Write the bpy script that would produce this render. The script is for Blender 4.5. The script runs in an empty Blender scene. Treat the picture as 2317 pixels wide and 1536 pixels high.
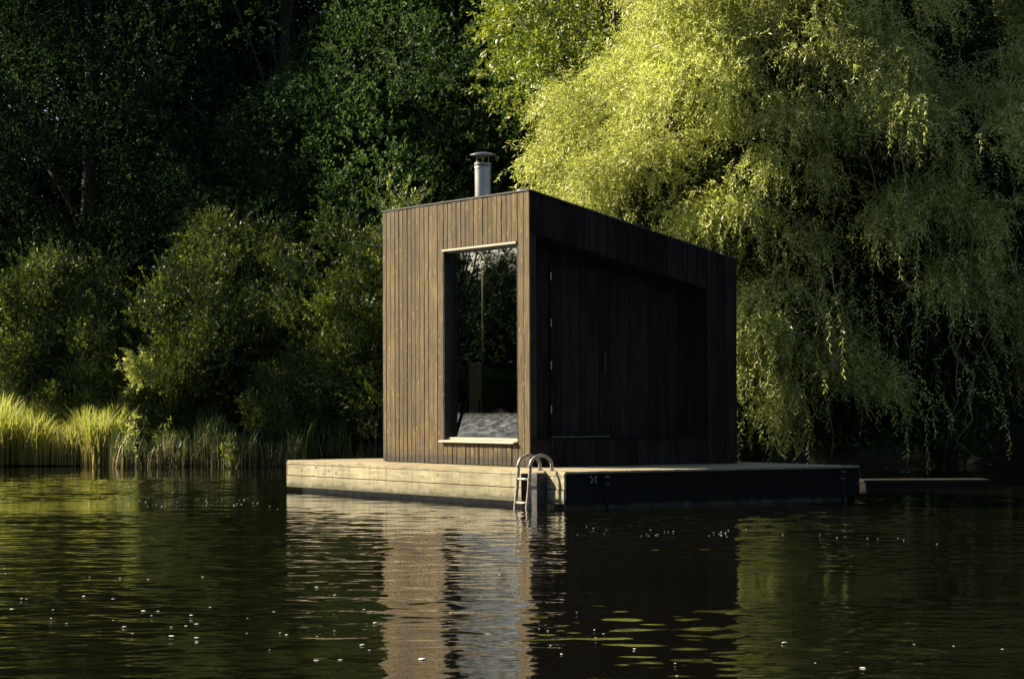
import bpy, math
import numpy as np
from mathutils import Vector, Matrix

SC = bpy.context.scene
C = SC.collection
R = math.radians

# ------------------------------------------------------------------ helpers
def tag(o, label=None, cat=None, group=None, kind=None):
    if label: o['label'] = label
    if cat: o['category'] = cat
    if group: o['group'] = group
    if kind: o['kind'] = kind
    return o

def empty(name, loc, rz=0, label=None, cat=None, group=None):
    o = bpy.data.objects.new(name, None)
    C.objects.link(o)
    o.location = loc
    o.rotation_euler = (0, 0, rz)
    o.empty_display_size = .3
    return tag(o, label, cat, group)

def mesh_obj(name, verts, faces, mat, parent=None, smooth=False):
    """verts (n,3) array, faces either an (m,k) array or a list of lists"""
    me = bpy.data.meshes.new(name)
    verts = np.asarray(verts, dtype=np.float32)
    if isinstance(faces, np.ndarray):
        m, k = faces.shape
        me.vertices.add(len(verts))
        me.vertices.foreach_set('co', verts.ravel())
        me.loops.add(m * k)
        me.loops.foreach_set('vertex_index', faces.astype(np.int32).ravel())
        me.polygons.add(m)
        me.polygons.foreach_set('loop_start', np.arange(0, m * k, k, dtype=np.int32))
        me.update(calc_edges=True)
    else:
        me.from_pydata([tuple(map(float, v)) for v in verts], [], faces)
    if smooth:
        me.polygons.foreach_set('use_smooth', np.ones(len(me.polygons), dtype=bool))
    if mat: me.materials.append(mat)
    me.validate()
    o = bpy.data.objects.new(name, me)
    C.objects.link(o)
    if parent: o.parent = parent
    return o

class MB:
    def __init__(s): s.v = []; s.f = []; s.sm = False
    def add(s, vs, fs):
        n = len(s.v)
        s.v += [tuple(v) for v in vs]
        s.f += [[i + n for i in f] for f in fs]
    def box(s, a, b, bev=0):
        x0, y0, z0 = [min(p, q) for p, q in zip(a, b)]
        x1, y1, z1 = [max(p, q) for p, q in zip(a, b)]
        s.add([(x0,y0,z0),(x1,y0,z0),(x1,y1,z0),(x0,y1,z0),(x0,y0,z1),(x1,y0,z1),(x1,y1,z1),(x0,y1,z1)],
              [[0,3,2,1],[4,5,6,7],[0,1,5,4],[1,2,6,5],[2,3,7,6],[3,0,4,7]])
        return s
    def hexa(s, vs):
        """8 verts: bottom ring 4, top ring 4"""
        s.add(vs, [[0,3,2,1],[4,5,6,7],[0,1,5,4],[1,2,6,5],[2,3,7,6],[3,0,4,7]])
        return s
    def tube(s, pts, rads, n=10, cap=True):
        pts = [Vector(p) for p in pts]
        if not hasattr(rads, '__len__'): rads = [rads] * len(pts)
        vs = []; fs = []
        up = None
        for i, p in enumerate(pts):
            t = (pts[min(i+1, len(pts)-1)] - pts[max(i-1, 0)]).normalized()
            if up is None:
                up = Vector((0,0,1)) if abs(t.z) < .9 else Vector((1,0,0))
            a = t.cross(up).normalized(); up = a.cross(t).normalized()
            for k in range(n):
                w = 2 * math.pi * k / n
                vs.append(p + (a * math.cos(w) + up * math.sin(w)) * rads[i])
        for i in range(len(pts) - 1):
            for k in range(n):
                fs.append([i*n+k, i*n+(k+1) % n, (i+1)*n+(k+1) % n, (i+1)*n+k])
        if cap:
            fs.append([k for k in range(n)][::-1]); fs.append([(len(pts)-1)*n+k for k in range(n)])
        s.add(vs, fs); return s
    def lathe(s, prof, cx=0, cy=0, n=32):
        vs = []; fs = []
        for r, z in prof:
            for k in range(n):
                w = 2*math.pi*k/n
                vs.append((cx + r*math.cos(w), cy + r*math.sin(w), z))
        for i in range(len(prof)-1):
            for k in range(n):
                fs.append([i*n+k, i*n+(k+1) % n, (i+1)*n+(k+1) % n, (i+1)*n+k])
        s.add(vs, fs); return s
    def build(s, name, mat, parent=None, smooth=False, bevel=0):
        o = mesh_obj(name, np.array(s.v), s.f, mat, parent, smooth)
        if bevel:
            b = o.modifiers.new('bevel', 'BEVEL'); b.width = bevel; b.segments = 2; b.limit_method = 'ANGLE'
            b.angle_limit = R(40)
        return o

# ------------------------------------------------------------------ materials
def newmat(name):
    m = bpy.data.materials.new(name); m.use_nodes = True
    nt = m.node_tree; nt.nodes.clear()
    out = nt.nodes.new('ShaderNodeOutputMaterial')
    return m, nt, out

def N(nt, t, **kw):
    n = nt.nodes.new(t)
    for k, v in kw.items():
        if k in n.inputs.keys() if hasattr(n.inputs, 'keys') else False:
            n.inputs[k].default_value = v
        else:
            setattr(n, k, v)
    return n

def ramp(nt, src, stops):
    r = nt.nodes.new('ShaderNodeValToRGB')
    el = r.color_ramp.elements
    while len(el) < len(stops): el.new(.5)
    for e, (p, c) in zip(el, stops):
        e.position = p; e.color = (c[0], c[1], c[2], 1) if hasattr(c, '__len__') else (c, c, c, 1)
    nt.links.new(src, r.inputs[0])
    return r.outputs[0]

def mixc(nt, fac, a, b, mode='MIX'):
    m = nt.nodes.new('ShaderNodeMix'); m.data_type = 'RGBA'; m.blend_type = mode
    for sock, v in ((m.inputs[0], fac), (m.inputs[6], a), (m.inputs[7], b)):
        if hasattr(v, 'is_output'): nt.links.new(v, sock)
        elif hasattr(v, '__len__'): sock.default_value = (*v[:3], 1)
        else: sock.default_value = v
    return m.outputs[2]

def coords(nt, scale, kind='Object'):
    tc = nt.nodes.new('ShaderNodeTexCoord'); mp = nt.nodes.new('ShaderNodeMapping')
    mp.inputs['Scale'].default_value = scale
    nt.links.new(tc.outputs[kind], mp.inputs[0])
    return mp

def island(nt):
    return nt.nodes.new('ShaderNodeNewGeometry').outputs['Random Per Island']

def offset_by_island(nt, mp, amt=37.):
    """each board samples the grain somewhere else"""
    vm = nt.nodes.new('ShaderNodeVectorMath'); vm.operation = 'MULTIPLY_ADD'
    cx = nt.nodes.new('ShaderNodeCombineXYZ')
    g = island(nt)
    nt.links.new(g, cx.inputs[0]); nt.links.new(g, cx.inputs[1]); nt.links.new(g, cx.inputs[2])
    nt.links.new(cx.outputs[0], vm.inputs[0]); vm.inputs[1].default_value = (amt, amt*1.7, amt*.6)
    nt.links.new(mp.outputs[0], vm.inputs[2])
    return vm.outputs[0]

def wood(name, dark, mid, light, grain, knot, rough=.75, spec=.25, knots=.5, var=.35, bump=.003, kcol=None, stain=None, streak=(.12, .095, .055)):
    """grain: coordinate scale vector with the small number along the fibres"""
    m, nt, out = newmat(name)
    L = nt.links.new
    mp = coords(nt, grain); v = offset_by_island(nt, mp)
    n1 = N(nt, 'ShaderNodeTexNoise'); n1.inputs['Scale'].default_value = 1; n1.inputs['Detail'].default_value = 6
    n1.inputs['Roughness'].default_value = .65; n1.inputs['Distortion'].default_value = .6
    L(v, n1.inputs['Vector'])
    col = ramp(nt, n1.outputs[0], [(.28, dark), (.5, mid), (.72, light)])
    # big soft weathering
    mp2 = coords(nt, (1.1, 1.1, .8)); n2 = N(nt, 'ShaderNodeTexNoise'); n2.inputs['Scale'].default_value = 1.4
    n2.inputs['Detail'].default_value = 5
    L(mp2.outputs[0], n2.inputs['Vector'])
    w = ramp(nt, n2.outputs[0], [(.3, .72), (.7, 1.22)])
    col = mixc(nt, 1, col, w, 'MULTIPLY')
    pi = ramp(nt, island(nt), [(0, 1 - var), (.5, 1.0), (1, 1 + var)])
    col = mixc(nt, 1, col, pi, 'MULTIPLY')
    # knots
    mp3 = coords(nt, knot); v3 = offset_by_island(nt, mp3, 11.)
    vo = N(nt, 'ShaderNodeTexVoronoi'); vo.inputs['Scale'].default_value = 1
    L(v3, vo.inputs['Vector'])
    kf = ramp(nt, vo.outputs['Distance'], [(.05, knots), (.16, knots*.5), (.24, 0)])
    col = mixc(nt, kf, col, kcol if kcol else [c*.35 for c in dark])
    if stain:
        tcz = nt.nodes.new('ShaderNodeTexCoord'); sz = nt.nodes.new('ShaderNodeSeparateXYZ'); L(tcz.outputs['Object'], sz.inputs[0])
        ns = N(nt, 'ShaderNodeTexNoise'); ns.inputs['Scale'].default_value = 5; ns.inputs['Detail'].default_value = 6; L(tcz.outputs['Object'], ns.inputs['Vector'])
        ma = N(nt, 'ShaderNodeMath'); ma.operation = 'MULTIPLY_ADD'; L(ns.outputs[0], ma.inputs[0]); ma.inputs[1].default_value = -.16; L(sz.outputs[2], ma.inputs[2])
        sf = ramp(nt, ma.outputs[0], [(0, .85), (.035, .35), (.11, 0)])
        col = mixc(nt, sf, col, stain)
        # rain runs and grime in upright streaks
        mps = coords(nt, (9, 9, .8)); nr = N(nt, 'ShaderNodeTexNoise'); nr.inputs['Scale'].default_value = 1.6; nr.inputs['Detail'].default_value = 4; L(mps.outputs[0], nr.inputs['Vector'])
        rf_ = ramp(nt, nr.outputs[0], [(.52, 0), (.72, .6)])
        col = mixc(nt, rf_, col, streak)
    p = N(nt, 'ShaderNodeBsdfPrincipled'); L(col, p.inputs['Base Color'])
    p.inputs['Roughness'].default_value = rough
    p.inputs['Specular IOR Level'].default_value = spec
    b = N(nt, 'ShaderNodeBump'); b.inputs['Distance'].default_value = bump; b.inputs['Strength'].default_value = .8
    L(n1.outputs[0], b.inputs['Height']); L(b.outputs[0], p.inputs['Normal'])
    L(p.outputs[0], out.inputs[0])
    return m

def plain(name, col, rough=.6, metal=0, spec=.5, noise=0, nscale=8, bump=0, aniso=0):
    m, nt, out = newmat(name); L = nt.links.new
    p = N(nt, 'ShaderNodeBsdfPrincipled')
    p.inputs['Roughness'].default_value = rough; p.inputs['Metallic'].default_value = metal
    p.inputs['Specular IOR Level'].default_value = spec
    if noise:
        mp = coords(nt, (1, 1, 1)); n = N(nt, 'ShaderNodeTexNoise'); n.inputs['Scale'].default_value = nscale
        n.inputs['Detail'].default_value = 5; L(mp.outputs[0], n.inputs['Vector'])
        c = ramp(nt, n.outputs[0], [(.3, [x*(1-noise) for x in col]), (.7, [min(1, x*(1+noise)) for x in col])])
        L(c, p.inputs['Base Color'])
        rr = ramp(nt, n.outputs[0], [(.3, max(.02, rough-.12)), (.7, min(1, rough+.15))]); L(rr, p.inputs['Roughness'])
        if bump:
            b = N(nt, 'ShaderNodeBump'); b.inputs['Distance'].default_value = bump
            L(n.outputs[0], b.inputs['Height']); L(b.outputs[0], p.inputs['Normal'])
    else:
        p.inputs['Base Color'].default_value = (*col, 1)
    L(p.outputs[0], out.inputs[0])
    return m

def leafmat(name, stops, trans=.35, tcol=None, rough=.45, spec=.35, clump=.25, cscale=.9):
    m, nt, out = newmat(name); L = nt.links.new
    col = ramp(nt, island(nt), stops)
    mp = coords(nt, (1, 1, 1)); n = N(nt, 'ShaderNodeTexNoise'); n.inputs['Scale'].default_value = cscale
    n.inputs['Detail'].default_value = 3; L(mp.outputs[0], n.inputs['Vector'])
    w = ramp(nt, n.outputs[0], [(.35, 1-clump), (.65, 1+clump)])
    col = mixc(nt, 1, col, w, 'MULTIPLY')
    p = N(nt, 'ShaderNodeBsdfPrincipled'); L(col, p.inputs['Base Color'])
    p.inputs['Roughness'].default_value = rough; p.inputs['Specular IOR Level'].default_value = spec
    t = N(nt, 'ShaderNodeBsdfTranslucent')
    tc = mixc(nt, 1, col, tcol if tcol else (1.3, 1.25, .5), 'MULTIPLY'); L(tc, t.inputs['Color'])
    mx = N(nt, 'ShaderNodeMixShader'); mx.inputs[0].default_value = trans
    L(p.outputs[0], mx.inputs[1]); L(t.outputs[0], mx.inputs[2]); L(mx.outputs[0], out.inputs[0])
    return m

M = {}
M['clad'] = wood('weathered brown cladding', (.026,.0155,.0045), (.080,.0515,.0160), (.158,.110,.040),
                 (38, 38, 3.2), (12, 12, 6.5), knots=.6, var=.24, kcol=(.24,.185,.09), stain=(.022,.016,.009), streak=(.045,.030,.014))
M['clad_dark'] = wood('shade-darkened cladding', (.0105,.0088,.0075), (.0175,.0148,.0126), (.031,.026,.021),
                 (26, 26, 1.6), (7, 7, 1.9), knots=.3, var=.30, rough=.9, spec=.08)  # right wall's shade put into a darker board stain
M['clad_back'] = plain('dark brown wind barrier', (.014,.009,.005), .9, noise=.3)
M['deck'] = wood('pale larch deck boards', (0.2016,0.1568,0.084),(0.28,0.2296,0.1344),(0.336,0.2856,0.1848),
                 (1.2, 26, 26), (1.9, 7, 7), knots=.5, var=.13, kcol=(.07,.048,.022))
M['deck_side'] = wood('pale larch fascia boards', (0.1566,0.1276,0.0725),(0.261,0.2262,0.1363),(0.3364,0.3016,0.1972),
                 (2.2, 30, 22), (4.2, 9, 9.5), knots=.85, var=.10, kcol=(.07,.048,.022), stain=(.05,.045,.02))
M['fascia_dark'] = wood('shade-darkened fascia boards', (.007,.0068,.0062), (.011,.0105,.0095), (.017,.016,.014),
                 (26, 1.3, 26), (9, 2.6, 9), knots=.3, var=.2, spec=.06, rough=.9)  # shade of the deck flank put into the board colour
M['black'] = plain('black plastic float', (.010,.010,.011), .5, noise=.3)
M['roof'] = plain('dark roof membrane', (.022,.020,.018), .7, noise=.3, nscale=14)
M['frame'] = plain('black window frame', (.010,.011,.013), .35, noise=.15)
M['sill'] = plain('pale cream metal sill', (.38,.335,.23), .5, noise=.08)
M['steel'] = plain('brushed stainless steel', (.34,.325,.29), .40, metal=1, noise=.04, nscale=3)
M['galv'] = plain('dull galvanised steel', (.33,.28,.21), .45, metal=.6, noise=.3, nscale=30)
M['dark_steel'] = plain('grey painted steel', (.040,.036,.034), .5, metal=.2, noise=.3, nscale=12)
M['rust'] = plain('rusty brown bracket steel', (.085,.05,.035), .7, metal=.2, noise=.5, nscale=30)
M['plank_old'] = wood('old grey planks', (.012,.011,.009), (.025,.023,.018), (.05,.045,.035), (1.2,26,26), (1.9,7,7), knots=.4, spec=.06, rough=.9)
M['interior'] = wood('dark interior panelling', (.020,.018,.016), (.032,.028,.024), (.045,.038,.03), (20,20,1.5), (6,6,2), knots=.2)
M['stove'] = plain('black cast iron', (.005,.005,.0055), .7, spec=.1, noise=.2)
M['bark'] = plain('grey brown bark', (.060,.050,.038), .9, noise=.5, nscale=12, bump=.02)
M['twig'] = plain('willow twig bark', (.16,.13,.07), .7, noise=.3, nscale=9)
M['leaf_oak'] = leafmat('dark broad leaves', [(0, (.012,.030,.015)), (.6, (.019,.044,.020)), (1, (.030,.058,.022))], .30, spec=.06, rough=.7, clump=.55, cscale=.55)
M['leaf_shrub'] = leafmat('olive green shrub leaves', [(0, (.036,.068,.018)), (.5, (.066,.106,.024)), (.85, (.145,.178,.034)), (1, (.26,.26,.05))], .40, spec=.4, clump=.3)
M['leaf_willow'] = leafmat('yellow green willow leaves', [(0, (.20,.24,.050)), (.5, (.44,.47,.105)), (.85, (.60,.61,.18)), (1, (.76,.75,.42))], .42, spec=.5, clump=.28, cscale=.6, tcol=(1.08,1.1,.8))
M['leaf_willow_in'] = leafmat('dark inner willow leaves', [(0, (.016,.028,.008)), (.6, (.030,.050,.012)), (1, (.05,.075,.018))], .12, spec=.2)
M['leaf_mid'] = leafmat('mid green leaves behind the cabin', [(0, (.034,.074,.028)), (.5, (.055,.110,.038)), (1, (.08,.140,.040))], .32, spec=.12, rough=.6, clump=.45, cscale=.6)
M['leaf_branch'] = leafmat('mid green broad leaves', [(0, (.09,.14,.028)), (.5, (.17,.22,.040)), (1, (.30,.32,.08))], .35, spec=.5)
M['reed'] = None

# reed blades: straw near the foot, green above
def reedmat(name, foot, tip, z0, z1, trans=.35):
    m, nt, out = newmat(name); L = nt.links.new
    tc = nt.nodes.new('ShaderNodeTexCoord'); sp = nt.nodes.new('ShaderNodeSeparateXYZ')
    L(tc.outputs['Object'], sp.inputs[0])
    mr = nt.nodes.new('ShaderNodeMapRange'); L(sp.outputs[2], mr.inputs[0])
    mr.inputs[1].default_value = z0; mr.inputs[2].default_value = z1
    g = ramp(nt, island(nt), [(0, .75), (.6, 1.0), (1, 1.35)])
    col = ramp(nt, mr.outputs[0], [(0, foot), (1, tip)])
    straw = ramp(nt, island(nt), [(.0, 0), (.72, 0), (.80, .7), (1, .8)])
    col = mixc(nt, straw, col, (.26,.20,.075))
    col = mixc(nt, 1, col, g, 'MULTIPLY')
    p = N(nt, 'ShaderNodeBsdfPrincipled'); L(col, p.inputs['Base Color']); p.inputs['Roughness'].default_value = .5
    p.inputs['Specular IOR Level'].default_value = .3
    t = N(nt, 'ShaderNodeBsdfTranslucent'); L(col, t.inputs['Color'])
    mx = N(nt, 'ShaderNodeMixShader'); mx.inputs[0].default_value = trans
    L(p.outputs[0], mx.inputs[1]); L(t.outputs[0], mx.inputs[2]); L(mx.outputs[0], out.inputs[0])
    return m
M['reed'] = reedmat('sunlight-toned reeds', (.30,.23,.07), (.44,.48,.08), 0, .8, .5)  # sunlight on this bed put into its brighter colour
M['reed_green'] = reedmat('green reeds', (.075,.065,.026), (.10,.175,.034), 0, .8)

# water: murky, mirror-like
def watermat():
    m, nt, out = newmat('dark lake water'); L = nt.links.new
    p = N(nt, 'ShaderNodeBsdfPrincipled')
    p.inputs['Base Color'].default_value = (.0034, .0030, .0014, 1)
    p.inputs['Roughness'].default_value = .035; p.inputs['IOR'].default_value = 1.333
    mp = coords(nt, (1, 1, 1)); n = N(nt, 'ShaderNodeTexNoise'); n.inputs['Scale'].default_value = 9
    n.inputs['Detail'].default_value = 3; L(mp.outputs[0], n.inputs['Vector'])
    b = N(nt, 'ShaderNodeBump'); b.inputs['Distance'].default_value = .0012; b.inputs['Strength'].default_value = 1
    L(n.outputs[0], b.inputs['Height'])
    # wind ruffle on the open water far to the left
    tc = nt.nodes.new('ShaderNodeTexCoord'); sx = nt.nodes.new('ShaderNodeSeparateXYZ'); L(tc.outputs['Object'], sx.inputs[0])
    mr = nt.nodes.new('ShaderNodeMapRange'); L(sx.outputs[0], mr.inputs[0]); mr.inputs[1].default_value = -14; mr.inputs[2].default_value = -60
    rg = nt.nodes.new('ShaderNodeMapRange'); L(sx.outputs[0], rg.inputs[0]); rg.inputs[1].default_value = -14; rg.inputs[2].default_value = -60
    rg.inputs[3].default_value = 0; rg.inputs[4].default_value = 1
    m0 = nt.nodes.new('ShaderNodeMapping'); L(tc.outputs['Object'], m0.inputs[0]); m0.inputs['Rotation'].default_value = (0, 0, R(-152))
    mq = nt.nodes.new('ShaderNodeMapping'); L(m0.outputs[0], mq.inputs[0]); mq.inputs['Scale'].default_value = (.07, 2.2, 1)
    nq = N(nt, 'ShaderNodeTexNoise'); nq.inputs['Scale'].default_value = 1; nq.inputs['Detail'].default_value = 5; nq.inputs['Roughness'].default_value = .7; L(mq.outputs[0], nq.inputs['Vector'])
    rq = ramp(nt, nq.outputs[0], [(.36, .05), (.70, .26)])
    rm = N(nt, 'ShaderNodeMix'); rm.data_type = 'FLOAT'; L(rg.outputs[0], rm.inputs[0]); rm.inputs[2].default_value = .03; L(rq, rm.inputs[3]); L(rm.outputs[0], p.inputs['Roughness'])
    n2 = N(nt, 'ShaderNodeTexNoise'); n2.inputs['Scale'].default_value = 2.2; n2.inputs['Detail'].default_value = 4; L(mp.outputs[0], n2.inputs['Vector'])
    mm = N(nt, 'ShaderNodeMath'); mm.operation = 'MULTIPLY'; L(n2.outputs[0], mm.inputs[0]); L(mr.outputs[0], mm.inputs[1])
    b2 = N(nt, 'ShaderNodeBump'); b2.inputs['Distance'].default_value = .09; b2.inputs['Strength'].default_value = 1
    L(mm.outputs[0], b2.inputs['Height']); L(b.outputs[0], b2.inputs['Normal']); L(b2.outputs[0], p.inputs['Normal'])
    L(p.outputs[0], out.inputs[0])
    return m
M['water'] = watermat()

def glassmat():
    m, nt, out = newmat('dark tinted window glass'); L = nt.links.new
    lw = N(nt, 'ShaderNodeLayerWeight'); lw.inputs['Blend'].default_value = .5
    pw = N(nt, 'ShaderNodeMath'); pw.operation = 'POWER'; L(lw.outputs['Facing'], pw.inputs[0]); pw.inputs[1].default_value = 5
    mu = N(nt, 'ShaderNodeMath'); mu.operation = 'MULTIPLY_ADD'; L(pw.outputs[0], mu.inputs[0]); mu.inputs[1].default_value = .7; mu.inputs[2].default_value = .24; mu.use_clamp = True
    t = N(nt, 'ShaderNodeBsdfTransparent'); t.inputs[0].default_value = (.72,.74,.70,1)
    g = N(nt, 'ShaderNodeBsdfGlossy'); g.inputs['Roughness'].default_value = .0
    mx = N(nt, 'ShaderNodeMixShader'); L(mu.outputs[0], mx.inputs[0]); L(t.outputs[0], mx.inputs[1]); L(g.outputs[0], mx.inputs[2])
    L(mx.outputs[0], out.inputs[0])
    return m
M['glass'] = glassmat()

# ------------------------------------------------------------------ site constants
EYE = 1.154                       # camera above the water
DECKZ = .406
TH = 1.0311                       # cabin turned away from the camera
OX, OY = .2072, 27.8315           # near corner of the cabin
W, LEN, HF, HB = 3.632, 2.95, 3.2, 2.471
FO, LO, RO, LD = .61, 1.566, 1.709, 4.066

# ------------------------------------------------------------------ the floating deck
deck = empty('floating_deck', (OX, OY, 0), -TH, 'pale weathered timber floating deck that the dark cabin stands on', 'deck')
X0, X1, Y0, Y1 = -W - LO, RO, -FO, LD - FO
rng = np.random.default_rng(3)
mb = MB()
y = Y0
while y < Y1 - .02:
    w = .142
    y2 = min(y + w, Y1)
    # each course is two or three lengths of board
    cuts = [X0] + sorted((X0 + (X1-X0) * rng.uniform(.25, .75, 1)).tolist()) + [X1]
    for a, b in zip(cuts[:-1], cuts[1:]):
        e = rng.uniform(-.004, .006) if b == X1 else -.002
        mb.box((a + .001, y + .003, DECKZ - .022), (b + e, y2 - .003, DECKZ + rng.uniform(-.0015, .0015)))
    y = y2
mb.build('deck_surface', M['deck'], deck)
mb = MB()   # joists and dark void under the boards
mb.box((X0 + .05, Y0 + .05, .10), (X1 - .05, Y1 - .05, DECKZ - .026))
mb.build('deck_frame', M['black'], deck)
mb = MB()
mb.box((X0 + .25, Y0 + .09, -.35), (X1 - .10, Y1 - .1, .098))
mb.build('pontoon', M['black'], deck, bevel=.02)
# front fascia: narrow rim board and two wide boards
mb = MB()
zt = DECKZ - .024
for (z1, z0, off) in ((zt, zt - .026, .004), (zt - .032, zt - .032 - .138, 0), (zt - .180, zt - .180 - .147, .005)):
    cuts = [X0 + .012] + sorted((X0 + (X1-X0) * rng.uniform(.3, .7, 1)).tolist()) + [X1 - .004]
    for a, b in zip(cuts[:-1], cuts[1:]):
        mb.box((a, Y0 - .022 - off + .02, z0), (b - .002, Y0 + .024, z1))
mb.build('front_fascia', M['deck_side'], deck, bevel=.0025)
mb = MB()
mb.box((X0 - .004, Y0 - .006, zt - .327), (X0 + .010, Y0 + .05, zt))
mb.build('corner_trim', M['deck_side'], deck)
# side fascias, darkened in colour for the shaded flank
for xx, sgn in ((X1, 1), (X0, -1)):
    mb = MB()
    for (z1, z0, off) in ((zt, zt - .026, .004), (zt - .030, zt - .172, 0), (zt - .177, zt - .327, .003)):
        a = xx - sgn * .024; b = xx - sgn * (.003 - off)
        mb.box((a, Y0 + .054, z0), (b, Y1, z1))
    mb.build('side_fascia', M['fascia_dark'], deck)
mb = MB()
for (z1, z0) in ((zt, zt - .172), (zt - .177, zt - .327)):
    mb.box((X0 + .03, Y1 - .02, z0), (X1 - .03, Y1 + .003, z1))
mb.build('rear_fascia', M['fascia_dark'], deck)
# mooring bracket on the front, two upright plates with a top flange
mb = MB()
mb.box((1.075, Y0 - .17, .02), (1.087, Y0 - .007, .378))
mb.box((1.087, Y0 - .03, .02), (1.235, Y0 - .009, .372))
mb.build('mooring_bracket', M['rust'], deck, bevel=.003)
mb = MB()
mb.box((1.225, Y0 - .14, -.12), (1.365, Y0 - .115, .385))
mb.box((1.350, Y0 - .112, -.12), (1.365, Y0 - .009, .385))
mb.box((1.225, Y0 - .112, -.12), (1.240, Y0 - .009, .385))
mb.build('mooring_guide', M['dark_steel'], deck, bevel=.004)
# small pale rope cleat on the dark side: two bowed prongs back to back
mb = MB()
for s in (-1, 1):
    pts = []
    for k in range(9):
        t = -1 + k/4.
        pts.append((RO + .028, -.255 + s*(.014 + .030*t*t) , .312 + .036*t))
    mb.tube(pts, [.010,.012,.010,.009,.009,.009,.010,.012,.009], 8)
mb.build('rope_cleat', plain('chalky painted cleat', (.13,.13,.13), .7, noise=.2), deck, smooth=True)

# ------------------------------------------------------------------ swim ladder
lad = empty('swim_ladder', (OX, OY, 0), -TH, 'grey tube swimming ladder hooked over the front deck edge near its right corner', 'ladder')
def rail(x):
    pts = []
    yb, yf = Y0 + .06, Y0 - .215
    cy, r = (yb + yf)/2, (yb - yf)/2
    pts.append((x, yb, DECKZ - .004)); pts.append((x, yb, DECKZ + .02))
    for k in range(0, 13):
        w = math.pi * k / 12
        pts.append((x, cy + r*math.cos(w), DECKZ + .06 + r*.80*math.sin(w)))
    pts.append((x, yf - .004, DECKZ)); pts.append((x - .005, yf - .02, .2)); pts.append((x - .012, yf - .045, -.05)); pts.append((x - .02, yf - .075, -.5))
    return pts
for x in (1.105, 1.352):
    m_ = MB().tube(rail(x), .0185, 12)
    rl = m_.build('rail', M['galv'], lad, smooth=True)
    for (yy, zz) in ((Y0 - .217, DECKZ + .055), (Y0 - .228, .318), (Y0 - .250, .060)):
        MB().tube([(x - .002, yy, zz - .014), (x - .002, yy, zz + .014)], .0245, 12).build('collar', M['galv'], rl)
    fl = MB().tube([(x, Y0 + .06, DECKZ + .002), (x, Y0 + .06, DECKZ + .012)], .036, 14)
    fl.build('foot_flange', M['galv'], rl)
for zz, yy in ((.318, Y0 - .228), (.060, Y0 - .250), (-.2, Y0 - .275)):
    MB().tube([(1.105, yy, zz), (1.352, yy, zz)], .0155, 10).build('rung', M['galv'], lad, smooth=True)

# ------------------------------------------------------------------ mooring poles beside the dark flank
for i, (yy, lab) in enumerate(((-.10, 'thin steel mooring pole beside the dark deck flank, nearer the ladder'),
                               (3.16, 'thin steel mooring pole at the far right end of the deck'))):
    c, s = math.cos(-TH), math.sin(-TH)
    lx, ly = RO + .06, yy
    pole = empty('mooring_pole', (OX + c*lx - s*ly, OY + s*lx + c*ly, 0), -TH, lab, 'pole', 'mooring poles')
    MB().tube([(0,0,-1), (0,0,.34)], .018, 12).build('pole_shaft', M['stove'], pole, smooth=True)
    MB().lathe([(.0,.352), (.03,.350), (.032,.335), (.024,.33)], n=16).build('pole_cap', M['dark_steel'], pole)
    mbk = MB().tube([(0,0,.255), (0,0,.275)], .031, 14)
    mbk.box((-.05, -.03, .262), (-.026, .03, .272))
    mbk.build('guide_ring', M['dark_steel'], pole)

# ------------------------------------------------------------------ the cabin
cab = empty('floating_cabin', (OX, OY, DECKZ), -TH, 'dark timber clad sauna cabin with sloping roof and tall window, standing on the deck', 'cabin')
def rz(y): return HF - (HF - HB) * y / LEN      # roof height along the cabin
T = .10
# structural shell behind the boards (front wall has the window hole, right wall the alcove)
WX0, WX1, WZ0, WZ1 = -2.045, -.278, .30, 2.60
AY0, AY1, AZ0, AD = .05, 2.525, .325, .34
ins = .022
def az1(y): return 2.716 - .2465 * (y - .05)
sh = MB()
fx0, fx1 = -W + ins, -ins
sh.hexa([(fx0, ins, 0), (WX0, ins, 0), (WX0, T, 0), (fx0, T, 0), (fx0, ins, HF-.03), (WX0, ins, HF-.03), (WX0, T, HF-.055), (fx0, T, HF-.055)])
sh.hexa([(WX1, ins, 0), (fx1, ins, 0), (fx1, T, 0), (WX1, T, 0), (WX1, ins, HF-.03), (fx1, ins, HF-.03), (fx1, T, HF-.055), (WX1, T, HF-.055)])
sh.box((WX0, ins, 0), (WX1, T, WZ0 - .02))
sh.hexa([(WX0, ins, WZ1), (WX1, ins, WZ1), (WX1, T, WZ1), (WX0, T, WZ1), (WX0, ins, HF-.03), (WX1, ins, HF-.03), (WX1, T, HF-.055), (WX0, T, HF-.055)])
# left and rear walls
sh.hexa([(fx0, T, 0), (fx0+.08, T, 0), (fx0+.08, LEN-ins, 0), (fx0, LEN-ins, 0), (fx0, T, rz(T)-.04), (fx0+.08, T, rz(T)-.04), (fx0+.08, LEN-ins, HB-.04), (fx0, LEN-ins, HB-.04)])
sh.box((fx0+.08, LEN-.1, 0), (fx1, LEN-ins, HB-.05))
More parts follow.
